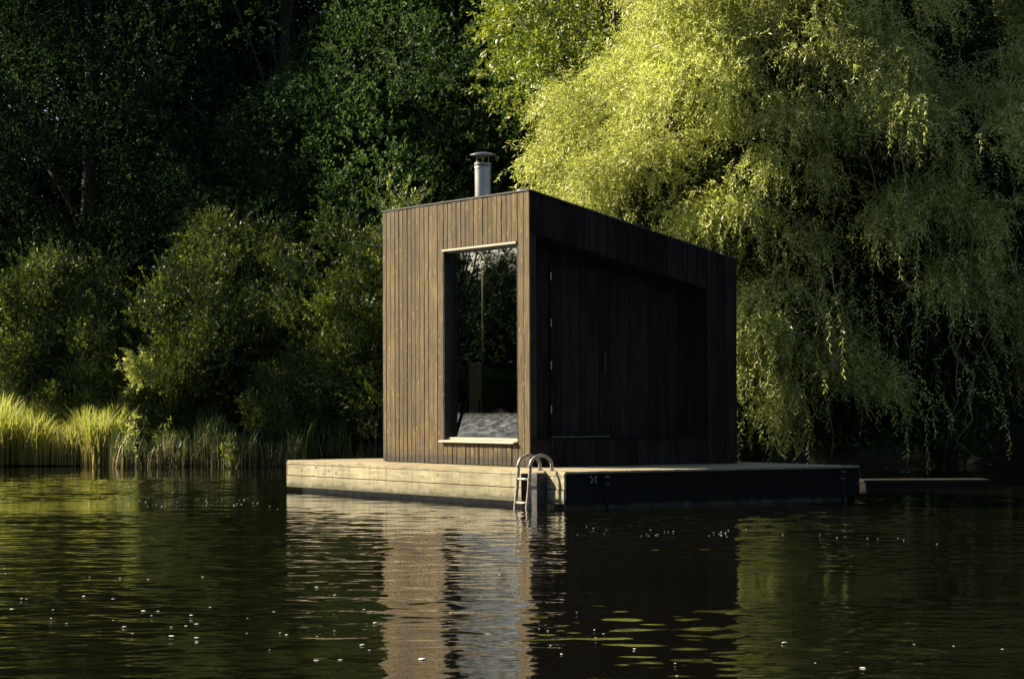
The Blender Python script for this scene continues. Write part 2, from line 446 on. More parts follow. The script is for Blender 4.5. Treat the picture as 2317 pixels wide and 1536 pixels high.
# right wall: panel below the alcove, post at the rear, fascia above
sh.box((-.08, T, 0), (-ins, LEN-.1, AZ0-.012))
sh.hexa([(-.08, AY1, AZ0-.012), (-ins, AY1, AZ0-.012), (-ins, LEN-.1, AZ0-.012), (-.08, LEN-.1, AZ0-.012), (-.08, AY1, rz(AY1)-.04), (-ins, AY1, rz(AY1)-.04), (-ins, LEN-.1, rz(LEN-.1)-.04), (-.08, LEN-.1, rz(LEN-.1)-.04)])
sh.hexa([(-.08, T, az1(T)), (-ins, T, az1(T)), (-ins, AY1, az1(AY1)), (-.08, AY1, az1(AY1)), (-.08, T, rz(T)-.04), (-ins, T, rz(T)-.04), (-ins, AY1, rz(AY1)-.04), (-.08, AY1, rz(AY1)-.04)])
sh.build('wall_core', M['clad_back'], cab)

rng = np.random.default_rng(11)
# front boards, laid with open joints; some stand proud of their neighbours
def split(a, b, w0, w1, rng):
    xs = [a]
    while xs[-1] < b - w1: xs.append(xs[-1] + rng.uniform(w0, w1))
    if b - xs[-1] < w0 * .5: xs[-1] = b
    else: xs.append(b)
    return xs
fb = MB()
def front_board(x0, x1, z0, z1, k, top_slopes=False):
    g = rng.choice([.010, .012, .014, .017])
    pr = rng.uniform(-.0035, .0045)
    fb.box((x0 + g*.5, -pr, z0), (x1 - g*.5, ins - .002, z1))
xsL = split(-W, WX0, .104, .120, rng)
for k, (a, b) in enumerate(zip(xsL[:-1], xsL[1:])): front_board(a, b, .008, HF, k)
xsM = split(WX0, WX1, .102, .118, rng)
for k, (a, b) in enumerate(zip(xsM[:-1], xsM[1:])):
    front_board(a, b, WZ1 + .034, HF, k)
for k, (a, b) in enumerate(zip(xsM[:-1], xsM[1:])):
    front_board(a, b, .008, WZ0 - .034, k + 1)
xsR = [WX1, WX1 + .142, -.005]
for k, (a, b) in enumerate(zip(xsR[:-1], xsR[1:])): front_board(a, b, .008, HF, k)
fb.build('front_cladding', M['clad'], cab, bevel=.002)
# pale timber corner edge seen end on
# right side boards
sb = MB()
def side_board(y0, y1, zb0, zb1, zt0, zt1, k):
    g = rng.choice([.003, .005, .008]); pr = .006 if k % 2 else 0
    a, b = y0 + g/2, y1 - g/2
    sb.hexa([(-ins+.002, a, zb0), (pr-.004, a, zb0), (pr-.004, b, zb1), (-ins+.002, b, zb1),
             (-ins+.002, a, zt0), (pr-.004, a, zt0), (pr-.004, b, zt1), (-ins+.002, b, zt1)])
ys = split(.024, LEN, .135, .160, rng)
for k, (a, b) in enumerate(zip(ys[:-1], ys[1:])):
    if b <= AY0 + .02 or a >= AY1 - .03:
        side_board(a, b, .008, .008, rz(a), rz(b), k)
    else:
        side_board(a, b, az1(a), az1(b), rz(a), rz(b), k)
        side_board(a, b, .008, .008, AZ0 - .006, AZ0 - .006, k + 1)
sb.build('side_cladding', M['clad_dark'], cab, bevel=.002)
# left side and rear boards
lb = MB()
ys = split(0.024, LEN, .12, .15, rng)
for k, (a, b) in enumerate(zip(ys[:-1], ys[1:])):
    pr = .006 if k % 2 else 0
    lb.hexa([(-W-pr, a+.003, .008), (-W+ins-.002, a+.003, .008), (-W+ins-.002, b-.003, .008), (-W-pr, b-.003, .008),
             (-W-pr, a+.003, rz(a)), (-W+ins-.002, a+.003, rz(a)), (-W+ins-.002, b-.003, rz(b)), (-W-pr, b-.003, rz(b))])
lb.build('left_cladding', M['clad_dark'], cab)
rb = MB()
xs = split(-W, 0, .12, .15, rng)
for k, (a, b) in enumerate(zip(xs[:-1], xs[1:])):
    rb.box((a+.003, LEN-ins+.002, .008), (b-.003, LEN+(.006 if k % 2 else 0), HB-.01))
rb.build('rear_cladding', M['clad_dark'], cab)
# roof: sloping deck with a thin dark drip edge
rf = MB()
e = .012
rf.hexa([(-W-e, -.012, HF+.002), (e, -.012, HF+.002), (e, LEN+.02, rz(LEN+.02)+.002), (-W-e, LEN+.02, rz(LEN+.02)+.002),
         (-W-e, -.012, HF+.020), (e, -.012, HF+.020), (e, LEN+.02, rz(LEN+.02)+.020), (-W-e, LEN+.02, rz(LEN+.02)+.020)])
roof = rf.build('roof', M['roof'], cab)
# round roof vent near the front corner
vt = MB().lathe([(.0,.118), (.04,.117), (.075,.108), (.082,.098), (.078,.092), (.05,.092), (.045,0.02)], -.66, .32, 24)
o = vt.build('roof_vent', M['steel'], roof, smooth=True); o.location = (0, 0, HF - .035)
# chimney with flat rain cap
cxh, cyh = -1.60, .31
ch = MB().lathe([(.098, rz(cyh)+.0), (.098, 3.61)], cxh, cyh, 40)
ch.lathe([(.100, 3.605), (.104, 3.608), (.104, 3.622), (.101, 3.626), (.104, 3.630), (.104, 3.668), (.098, 3.675), (.088, 3.675), (.088, 3.50)], cxh, cyh, 40)
chim = ch.build('chimney', M['steel'], cab, smooth=True)
chim.modifiers.new('e', 'EDGE_SPLIT').split_angle = R(40)
kp = MB().lathe([(.0, 3.806), (.05, 3.803), (.11, 3.791), (.160, 3.770), (.163, 3.767), (.158, 3.766), (.11, 3.783), (0, 3.795)], cxh, cyh, 40)
kp.build('rain_cap', M['steel'], chim, smooth=True)
for w in (2.6, 4.7, 6.8):
    px, py = cxh + .082*math.cos(w), cyh + .082*math.sin(w)
    MB().box((px-.012, py-.002, 3.64), (px+.012, py+.002, 3.79)).build('cap_strut', M['dark_steel'], chim)
fl = MB().lathe([(.17, rz(cyh)+.0), (.12, rz(cyh)+.10), (.1, rz(cyh)+.11)], cxh, cyh, 30)
fl.build('flashing_collar', M['roof'], chim, smooth=True)

# window
GY = .095
win = MB()
win.box((WX0, .004, WZ0 - .018), (WX0 + .016, GY + .028, WZ1))            # left reveal
win.box((WX1 - .016, .004, WZ0 - .018), (WX1, GY + .03, WZ1))
win.box((WX0 + .018, .03, WZ1 - .016), (WX1 - .018, GY + .03, WZ1 - .001))
for (a, b) in (((WX0 + .017, GY - .003, WZ0), (WX0 + .024, GY + .028, WZ1 - .018)),
               ((WX1 - .024, GY - .003, WZ0), (WX1 - .017, GY + .028, WZ1 - .018)),
               ((WX0 + .025, GY - .003, WZ0 + .03), (WX1 - .025, GY + .028, WZ0 + .036)),
               ((WX0 + .025, GY - .003, WZ1 - .030), (WX1 - .025, GY + .028, WZ1 - .019))):
    win.box(a, b)
window = win.build('window', M['frame'], cab, bevel=.002)
MB().box((WX0 + .0241, GY, WZ0 + .0362), (WX1 - .0241, GY + .004, WZ1 - .0302)).build('glass_pane', M['glass'], window)
sl = MB()
sl.hexa([(WX0 - .045, -.055, WZ0 - .032), (WX1 - .016, -.055, WZ0 - .032), (WX1 - .016, -.0095, WZ0 - .030), (WX0 - .045, -.0095, WZ0 - .030),
         (WX0 - .045, -.055, WZ0 - .012), (WX1 - .016, -.055, WZ0 - .012), (WX1 - .016, -.0095, WZ0 - .006), (WX0 - .045, -.0095, WZ0 - .006)])
sl.hexa([(WX0 + .018, -.009, WZ0 - .030), (WX1 - .018, -.009, WZ0 - .030), (WX1 - .018, GY - .014, WZ0 - .02), (WX0 + .018, GY - .014, WZ0 - .02),
         (WX0 + .018, -.009, WZ0 - .006), (WX1 - .018, -.009, WZ0 - .006), (WX1 - .018, GY - .014, WZ0 + .004), (WX0 + .018, GY - .014, WZ0 + .004)])
sl.box((WX0 + .020, GY - .045, WZ0 + .005), (WX1 - .020, GY - .0135, WZ0 + .028))
sl.build('sill', M['sill'], window, bevel=.002)
hd = MB(); hd.box((WX0 + .002, -.020, WZ1 + .004), (WX1 - .002, .018, WZ1 + .028))
hd.build('head_flashing', M['sill'], window)

# alcove with the door
al = MB()
dk = 'alcove'
ys = split(AY0, AY1 - .0, .13, .15, rng)
for k, (a, b) in enumerate(zip(ys[:-1], ys[1:])):
    pr = .006 if k % 2 else 0
    al.hexa([(-AD-.02, a+.003, AZ0), (-AD+pr, a+.003, AZ0), (-AD+pr, b-.003, AZ0), (-AD-.02, b-.003, AZ0),
             (-AD-.02, a+.003, az1(a)+.05), (-AD+pr, a+.003, az1(a)+.05), (-AD+pr, b-.003, az1(b)+.05), (-AD-.02, b-.003, az1(b)+.05)])
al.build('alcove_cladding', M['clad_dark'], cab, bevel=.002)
lin = MB()
lin.hexa([(-AD, AY1, AZ0), (-.024, AY1, AZ0), (-.024, AY1+.02, AZ0), (-AD, AY1+.02, AZ0), (-AD, AY1, az1(AY1)), (-.024, AY1, az1(AY1)), (-.024, AY1+.02, az1(AY1)), (-AD, AY1+.02, az1(AY1))])
lin.hexa([(-AD, .03, AZ0), (-.024, .03, AZ0), (-.024, .048, AZ0), (-AD, .048, AZ0), (-AD, .03, 2.7), (-.024, .03, 2.7), (-.024, .048, 2.7), (-AD, .048, 2.7)])
lin.hexa([(-AD, .05, az1(.05)+.004), (-.082, .05, az1(.05)+.004), (-.082, AY1, az1(AY1)+.004), (-AD, AY1, az1(AY1)+.004), (-AD, .05, az1(.05)+.03), (-.082, .05, az1(.05)+.03), (-.082, AY1, az1(AY1)+.03), (-AD, AY1, az1(AY1)+.03)])
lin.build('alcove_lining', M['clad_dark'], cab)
MB().box((-AD, .05, AZ0 - .003), (.020, AY1 - .002, AZ0 + .016)).build('alcove_sill', M['fascia_dark'], cab)
dr = MB()
DY0, DY1, DZ1 = .47, 1.27, 2.33
yy = DY0
k = 0
while yy < DY1 - .01:
    dr.box((-AD + .008, yy + .002, AZ0 + .022), (-AD + .040 + (.004 if k % 2 else 0), min(yy + .1333, DY1) - .002, DZ1)); yy += .1333; k += 1
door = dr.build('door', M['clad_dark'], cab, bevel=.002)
for zz in (2.235, 1.685, 1.185, .665):
    h = MB(); h.tube([(-AD + .052, DY0 - .004, zz - .048), (-AD + .052, DY0 - .004, zz + .048)], .0075, 10)
    h.box((-AD + .042, DY0 - .006, zz - .042), (-AD + .046, DY0 + .010, zz + .042))
    h.build('hinge', M['steel'], door)
h = MB(); h.tube([(-AD+.046, DY1-.07, 1.1), (-AD+.085, DY1-.07, 1.1), (-AD+.085, DY1-.07, 1.35), (-AD+.046, DY1-.07, 1.35)], .010, 8)
h.build('handle', M['frame'], door)
MB().box((-AD + .006, DY0 + .0, AZ0 + .0165), (-AD + .06, DY1, AZ0 + .021)).build('threshold', M['galv'], door)
# interior floor and partition
it = MB(); it.box((-W + .11, .11, .004), (-AD - .03, LEN - .11, .03))
it.build('interior_floor', M['interior'], cab)
it = MB()
it.box((-W + .112, LEN - .16, .03), (-AD - .06, LEN - .12, HB - .1))
it.box((-AD - .06, .11, .03), (-AD - .03, LEN - .12, HB - .1))
it.box((-W + .112, 1.7, .03), (-AD - .07, LEN - .17, .45))
it.box((-W + .112, 2.2, .45), (-AD - .07, LEN - .17, .9))
it.build('interior_benches', M['interior'], cab)
# stove inside, flue running up to the chimney
sv = empty('wood_stove', (OX, OY, DECKZ), -TH, 'black stove with the lit edge of its flue pipe drawn as a pale tube seen through the cabin window', 'stove')
MB().box((cxh - .16, cyh - .12, .03), (cxh + .16, cyh + .24, 1.24)).build('stove_body', M['stove'], sv, bevel=.02)
MB().box((cxh - .11, cyh - .135, .45), (cxh + .11, cyh - .122, .8)).build('stove_door', M['stove'], sv, bevel=.004)
MB().tube([(cxh, cyh, 1.24), (cxh, cyh, 2.44)], .020, 20).build('flue_lit_edge', M['sill'], sv, smooth=True)  # thin pale tube stands for the lit edge of a dark flue
MB().tube([(cxh, cyh, 2.441), (cxh, cyh, rz(cyh) - .05)], .03, 20).build('flue_collar', M['stove'], sv, smooth=True)

# ------------------------------------------------------------------ low dock at the right
dx, dy = 4.65, 31.9
dk = empty('low_jetty', (dx, dy, 0), R(3), 'low dark plank jetty lying just above the water under the hanging branches', 'jetty')
mb = MB()
for k in range(5):
    mb.box((0, k*.125 + .003, .085), (1.7, k*.125 + .122, .112))
mb.build('plank_top', M['plank_old'], dk)
mb = MB(); mb.box((.02, -.02, -.1), (1.68, -.001, .083)); mb.box((.02, .02, -.3), (1.68, .6, .083)); mb.build('float_side', M['fascia_dark'], dk)

# ------------------------------------------------------------------ foliage generators
def unit(v): return v / (np.linalg.norm(v, axis=-1, keepdims=True) + 1e-9)

def leaves(pos, d, nrm, ln, wd):
    """one folded diamond per leaf"""
    d = unit(d); s = unit(np.cross(d, nrm)); n = np.cross(s, d)
    ln = np.asarray(ln)[:, None]; wd = np.asarray(wd)[:, None]
    a = pos; b = pos + d*ln*.45 + s*wd*.5 + n*wd*.12; c = pos + d*ln - n*ln*.10; e = pos + d*ln*.45 - s*wd*.5 + n*wd*.12
    V = np.stack([a, b, c, e], 1).reshape(-1, 3)
    F = np.arange(len(V)).reshape(-1, 4)
    return V, F

def ball(rng, n):
    v = rng.normal(size=(n, 3)); return unit(v)

def sprigs_on_blobs(rng, cen, rad, dens, per, slen, lsz, up=.3, shell=.45, squash=.8, lw=.5):
    P = []; D = []
    for c, r in zip(cen, rad):
        n = int(dens * r * r * 12.57)
        u = ball(rng, n); rr = r * (1 - shell * rng.random(n) ** 1.6)
        q = c + u * rr[:, None] * np.array([1, 1, squash])
        P.append(q); D.append(unit(u + np.array([0, 0, up]) + rng.normal(size=(n, 3)) * .35))
    P = np.concatenate(P); D = np.concatenate(D)
    n = len(P)
    t = rng.random((n, per)); L = slen * rng.uniform(.6, 1.3, (n, 1))
    pos = P[:, None] + D[:, None] * (t * L)[..., None] + rng.normal(size=(n, per, 3)) * .012
    ld = unit(D[:, None] * .8 + ball(rng, n*per).reshape(n, per, 3) * .9)
    nr = ball(rng, n*per).reshape(n, per, 3) * .7 + D[:, None] * .25 + np.array([0, 0, .6])
    sz = lsz * rng.uniform(.65, 1.3, (n, per))
    return leaves(pos.reshape(-1, 3), ld.reshape(-1, 3), nr.reshape(-1, 3), sz.ravel(), (sz * lw).ravel())

def limb_path(rng, a, b, bow=.2, n=7):
    a = np.array(a, float); b = np.array(b, float)
    off = rng.normal(size=3) * np.linalg.norm(b-a) * bow * .4 + np.array([0, 0, bow*.5*np.linalg.norm(b-a)])
    t = np.linspace(0, 1, n)[:, None]
    return a*(1-t) + b*t + off * (4*t*(1-t)) * .5

def make_tree(seed, H, Rr, base_z, leafm, nblob=60, dens=14, per=9, lsz=.085, trunk_r=.22, bl=(.8, 1.5), name='broadleaf_tree', label='', group=None, cat='tree', slen=.28, lw=.55, up=.25):
    rng = np.random.default_rng(seed)
    root = empty(name, (0, 0, 0), 0, label, cat, group)
    cen = []
    while len(cen) < nblob:
        q = rng.uniform(-1, 1, 3)
        if q @ q > 1: continue
        if rng.random() > .35 + .65*(q @ q): continue
        zz = (q[2]*.5 + .5)
        w = math.sin(math.pi * min(1, (zz*.86 + .16))) ** .6
        cen.append((q[0]*Rr*w, q[1]*Rr*w, base_z + zz*(H - base_z)))
    cen = np.array(cen); rad = rng.uniform(bl[0], bl[1], len(cen))
    V, F = sprigs_on_blobs(rng, cen, rad, dens, per, slen, lsz, up=up, lw=lw)
    mesh_obj('crown', V, F, leafm, root)
    tb = MB()
    top = np.array([rng.normal()*.5, rng.normal()*.5, H*.8])
    P = limb_path(rng, (0, 0, -.3), top, .05, 9)
    tb.tube(P, [trunk_r*(1.25 - 1.1*k/8) for k in range(9)], 10)
    idx = rng.choice(len(cen), min(len(cen), 26), replace=False)
    for i in idx:
        c = cen[i]; f = np.clip((c[2]*.65)/(H*.8), .12, .9); k = int(f*8)
        pth = limb_path(rng, P[k], c, .25, 6)
        r0 = trunk_r*.38*(1.1 - f)
        tb.tube(pth, [r0*(1 - .8*j/5) + .008 for j in range(6)], 6)
    tb.build('trunk', M['bark'], root, smooth=True)
    return root

def dup(root, loc, rz_, scale=1, label=None, group=None):
    r = root.copy(); C.objects.link(r); r.location = loc; r.rotation_euler = (0, 0, rz_); r.scale = (scale,)*3
    if label: r['label'] = label
    if group: r['group'] = group
    for chd in list(root.children):
        c = chd.copy(); C.objects.link(c); c.parent = r
    return r

def grow(rng, ST, DD, GG, NL, step, ll, ratio, drift=(0, 0, 0), zmin=-9, jit=.06, spread=.62):
    """many leafy shoots stepped along together, leaves alternate from side to side"""
    P = []; Dv = []; Nn = []
    cur = ST.copy(); d = DD.copy(); sid = unit(np.cross(d, rng.normal(size=d.shape)))
    for k in range(int(NL.max())):
        d = unit(d + np.array(drift) + np.stack([0*GG, 0*GG, -GG*(1 + .06*k)], 1) + rng.normal(size=d.shape)*jit)
        cur = cur + d*step
        ok = (NL > k) & (cur[:, 2] > zmin); m = int(ok.sum())
        if not m: break
        sg = 1 if k % 2 else -1
        P.append(cur[ok]); Dv.append(d[ok]*.7 + sg*sid[ok]*spread + rng.normal(size=(m, 3))*.22)
        Nn.append(np.cross(d[ok], sid[ok]) + rng.normal(size=(m, 3))*.55)
        if k % 3 == 2: sid = unit(np.cross(d, sid + rng.normal(size=d.shape)*.5))
    P = np.concatenate(P); Ls = rng.uniform(ll*.65, ll*1.25, len(P))
    return leaves(P, np.concatenate(Dv), np.concatenate(Nn), Ls, Ls*ratio + .002)

# ------------------------------------------------------------------ the dark wood behind
FG = 'tall dark broadleaf trees on the bank'
A = make_tree(1, 13.5, 4.6, 1.2, M['leaf_oak'], nblob=95, dens=19, per=9, lsz=.08, label='tall dark broadleaf tree at the left edge, above the pale reeds', group=FG)
A.location = (-9.6, 52.8, .5)
B = make_tree(2, 17, 4.8, .6, M['leaf_oak'], nblob=100, dens=18, per=9, lsz=.08, label='tall dark broadleaf tree behind the middle shrub, glimmers of sky through its lower crown', group=FG)
B.location = (-4.3, 52.0, .5)
D = make_tree(3, 14, 4.2, .8, M['leaf_mid'], nblob=85, dens=20, per=9, lsz=.078, label='dark broadleaf tree rising directly behind the cabin chimney', group=FG)
D.location = (.1, 48.6, .5)
protos = [A, B, D]
spots = [ # x, y, rz, scale, proto, label
 (3.9, 50.5, 2.2, 1.05, 1, 'leafy tree behind the left shoulder of the bright willow'),
 (8.6, 47.5, 4.0, 1.0, 0, 'dark tree filling the right side behind the willow'),
 (12.6, 44.0, 1.0, 1.0, 2, 'dark tree at the far right edge behind the willow'),
 (-3.6, 49.6, 2.0, .62, 2, 'smaller leafy tree rising behind the gap between shrubs and cabin'),
 (-14.5, 58.5, 3.3, .95, 2, None), (-7.0, 57.5, .9, 1.15, 2, None), (-1.8, 57.0, 5.0, 1.1, 0, None), (2.6, 57.5, 3.0, 1.15, 2, None),
 (7.6, 55.0, .4, 1.2, 1, None), (13.2, 52.5, 2.0, 1.1, 0, None), (18.5, 49.0, 4.4, 1.15, 1, None), (-11.3, 59.5, 2.0, 1.2, 0, None),
 (-20.5, 61.0, .3, .9, 1, None), (-4.6, 61.0, 4.2, 1.2, 1, None), (1.0, 62.5, 1.2, 1.2, 0, None), (6.5, 61.5, 2.9, 1.2, 2, None), (12, 59, 2.9, 1.25, 1, None),
]
for (x, y, r_, s_, p_, lab) in spots:
    dup(protos[p_], (x, y, .5 if y < 52 else 1.2), r_, s_, lab or 'tall dark tree deeper in the wood, mostly hidden by the front row', FG)

G_ = make_tree(4, 11.5, 2.3, 4.9, M['leaf_branch'], nblob=46, dens=17, per=9, lsz=.085, trunk_r=.16, bl=(.6, 1.05), label='broadleaf tree with a sunlit lower branch, between the dark wood and the willow top')
G_.location = (2.0, 42.3, .3)
H_ = make_tree(6, 11.5, 2.6, 5.6, M['leaf_oak'], nblob=34, dens=6, per=9, lsz=.09, trunk_r=.18, bl=(.7, 1.2), label='unseen broadleaf tree added outside the left edge to shade the shrubs', group=FG)
H_.location = (-13.9, 48.3, .4)  # unseen tree added to throw dappled shade over the left shrubs
dup(H_, (-28.6, 45.2, -3.4), 1.1, 1.0, 'leafy tree on the left bank, outside the view and mirrored in the window', 'trees on the left bank')
# far bank, seen only as reflections
far = 'trees on the far banks of the lake'
rng = np.random.default_rng(5)
ring = []
for k in range(34):
    w = R(-200 + k * 10.4)       # all round except the wood in front
    if 40 < (math.degrees(w) % 360) < 125: continue
    rr = 95 + 12*rng.random()
    if 132 < (math.degrees(w) % 360) < 184: rr = 262
    ring.append((rr*math.cos(w), 20 + rr*math.sin(w)))
for k in range(26):      # denser wood across the open water to the left
    w = R(145 + k*.55)
    for q in (0, 1): ring.append((-1 + (262 + 12*q + 3*(k % 3))*math.cos(w + .004*q), 28 + (262 + 12*q + 3*(k % 3))*math.sin(w + .004*q)))
for (x, y) in ring:
    dup(protos[int(rng.integers(3))], (x, y, .5), rng.uniform(0, 6), (1.3 + .4*rng.random()) if abs(x) < 150 else (1.0 + .25*rng.random()), 'distant tree on the far bank outside the view', far)

# ------------------------------------------------------------------ shrubs at the water's edge
SG = 'rounded shrubs along the left bank'
def make_shrub(seed, H, Rr, loc, label, nb=70, name='bank_shrub', lm='leaf_shrub'):
    rng = np.random.default_rng(seed)
    root = empty(name, loc, 0, label, 'shrub', SG)
    cen = []; out = []
    while len(cen) < nb:
        u = ball(rng, 1)[0]; s_ = rng.uniform(.55, 1.05)
        t = u[2]*.5 + .5
        w_ = (1 - .55*max(0, t - .45)**1.3*2) * (.75 + .5*min(t, .5))
        lump = 1 + .30*math.sin(3*math.atan2(u[1], u[0]) + seed) * math.sin(5*t + seed) + .12*math.sin(7*math.atan2(u[1], u[0]) + 9*t)
        c = np.array([u[0]*Rr*s_*w_*lump, u[1]*Rr*s_*w_*lump, .35 + (H - .7)*(.5 + .5*u[2]*s_)])
        cen.append(c); out.append(u)
    ST = []; DD = []; NL = []
    for c, u in zip(cen, out):
        ns = int(rng.integers(40, 90)); cr = rng.uniform(.20, .52)
        o_ = ball(rng, ns) * (cr * rng.random((ns, 1))**.4) * np.array([1, 1, 1.1])
        pl = unit(np.array([u[0]*.6, u[1]*.6, 1.1]) + rng.normal(size=3)*.25)
        ST.append(c + o_); DD.append(unit(pl + unit(o_)*.45 + rng.normal(size=(ns, 3))*.3)); NL.append(np.where(rng.random(ns) < .12, rng.integers(18, 30, ns), rng.integers(6, 17, ns)))
    ST = np.concatenate(ST); DD = np.concatenate(DD); NL = np.concatenate(NL)
    V, F = grow(rng, ST, DD, rng.uniform(-.02, .03, len(ST)), NL, .024, .072, .33)
    # dense leafy core
    nc = int(9000*Rr)
    q = ball(rng, nc) * (rng.random((nc, 1))**.45) * np.array([Rr*.72, Rr*.72, H*.42]) + np.array([0, 0, H*.47])
    V2, F2 = leaves(q, ball(rng, nc), ball(rng, nc), rng.uniform(.08, .13, nc), rng.uniform(.04, .06, nc))
    mesh_obj('foliage', np.vstack([V, V2]), np.vstack([F, F2 + len(V)]), M[lm], root)
    tb = MB()
    for k in rng.choice(nb, min(nb, 34), replace=False):
        tb.tube(limb_path(rng, (rng.normal()*.15, rng.normal()*.15, -.4), cen[k], .2, 7), [.035 - .0042*q_ for q_ in range(7)], 6)
    tb.build('stems', M['bark'], root, smooth=True)
    return root
make_shrub(21, 4.25, 2.1, (-9.1, 48.3, .35), 'rounded green shrub at the left edge behind the pale reeds', 85)
SH2 = make_shrub(22, 5.0, 2.25, (-5.6, 46.9, .3), 'largest green shrub left of the cabin, with sunlit yellow sprays', 105)
make_shrub(23, 5.0, 1.9, (-2.2, 44.3, .1), 'green shrub standing between the big shrub and the cabin wall', 80)
make_shrub(24, 2.9, 1.7, (-7.3, 48.0, .3), 'low dark shrub in the gap between two larger shrubs', 34)
SH5 = make_shrub(25, 4.6, 2.0, (.6, 44.8, .3), 'green shrub mostly hidden behind the cabin', 75, lm='leaf_mid')

for (x, y, z_, r_, s_, lab) in ((-3.85, 44.9, -.1, 1.3, .50, 'low leafy shrub filling the hollow between the big shrub and the cabin side shrub'),
        (-6.6, 45.9, 0, 3.6, .40, 'small low shrub at the foot of the largest shrub, behind the reeds'),
        (-7.7, 46.9, 0, 5.1, .52, 'low shrub rising directly behind the right end of the sunlit reeds')):
    dup(SH2, (x, y, z_), r_, s_, lab, SG)
# a sunlit low branch of the big shrub, sunlight put into its yellow leaves
rng = np.random.default_rng(88)
ST = np.array([-1.35, -1.9, 1.45]) + rng.normal(size=(150, 3))*np.array([.16, .10, .17]); ST[:, 0] -= (ST[:, 2] - 1.45)*.4
DD = unit(np.array([-.2, -.5, .6]) + rng.normal(size=(150, 3))*.6)
V, F = grow(rng, ST, DD, rng.uniform(0, .05, 150), rng.integers(6, 13, 150), .022, .075, .30)
mesh_obj('yellow_spray', V, F, M['leaf_willow'], SH2).location = (.1, -.5, 0)

for (x, y, z_, r_, s_, lab) in ((3.9, 40.6, -.1, 1.0, .78, 'dark leafy shrub behind the lower willow branches, next to the rear corner of the cabin'),
        (7.6, 42.6, 0, 2.6, .8, 'dark shrub on the bank behind the hanging willow branches'),
        (10.4, 42.3, 0, 4.0, .85, 'dark shrub on the bank at the right edge beyond the jetty'),
        (12.6, 43.5, 0, 5.0, .95, 'dark shrub on the bank just outside the right edge')):
    dup(SH5, (x, y, z_), r_, s_, lab, 'shrubs on the right bank')
for k in range(24):
    w = R(145 + k*.6)
    dup(SH2, (-1 + (254 + 3*(k % 2))*math.cos(w), 28 + (254 + 3*(k % 2))*math.sin(w), .0), k*1.7, 1.15, 'distant shrub on the far bank outside the view', 'shrubs on the far bank')

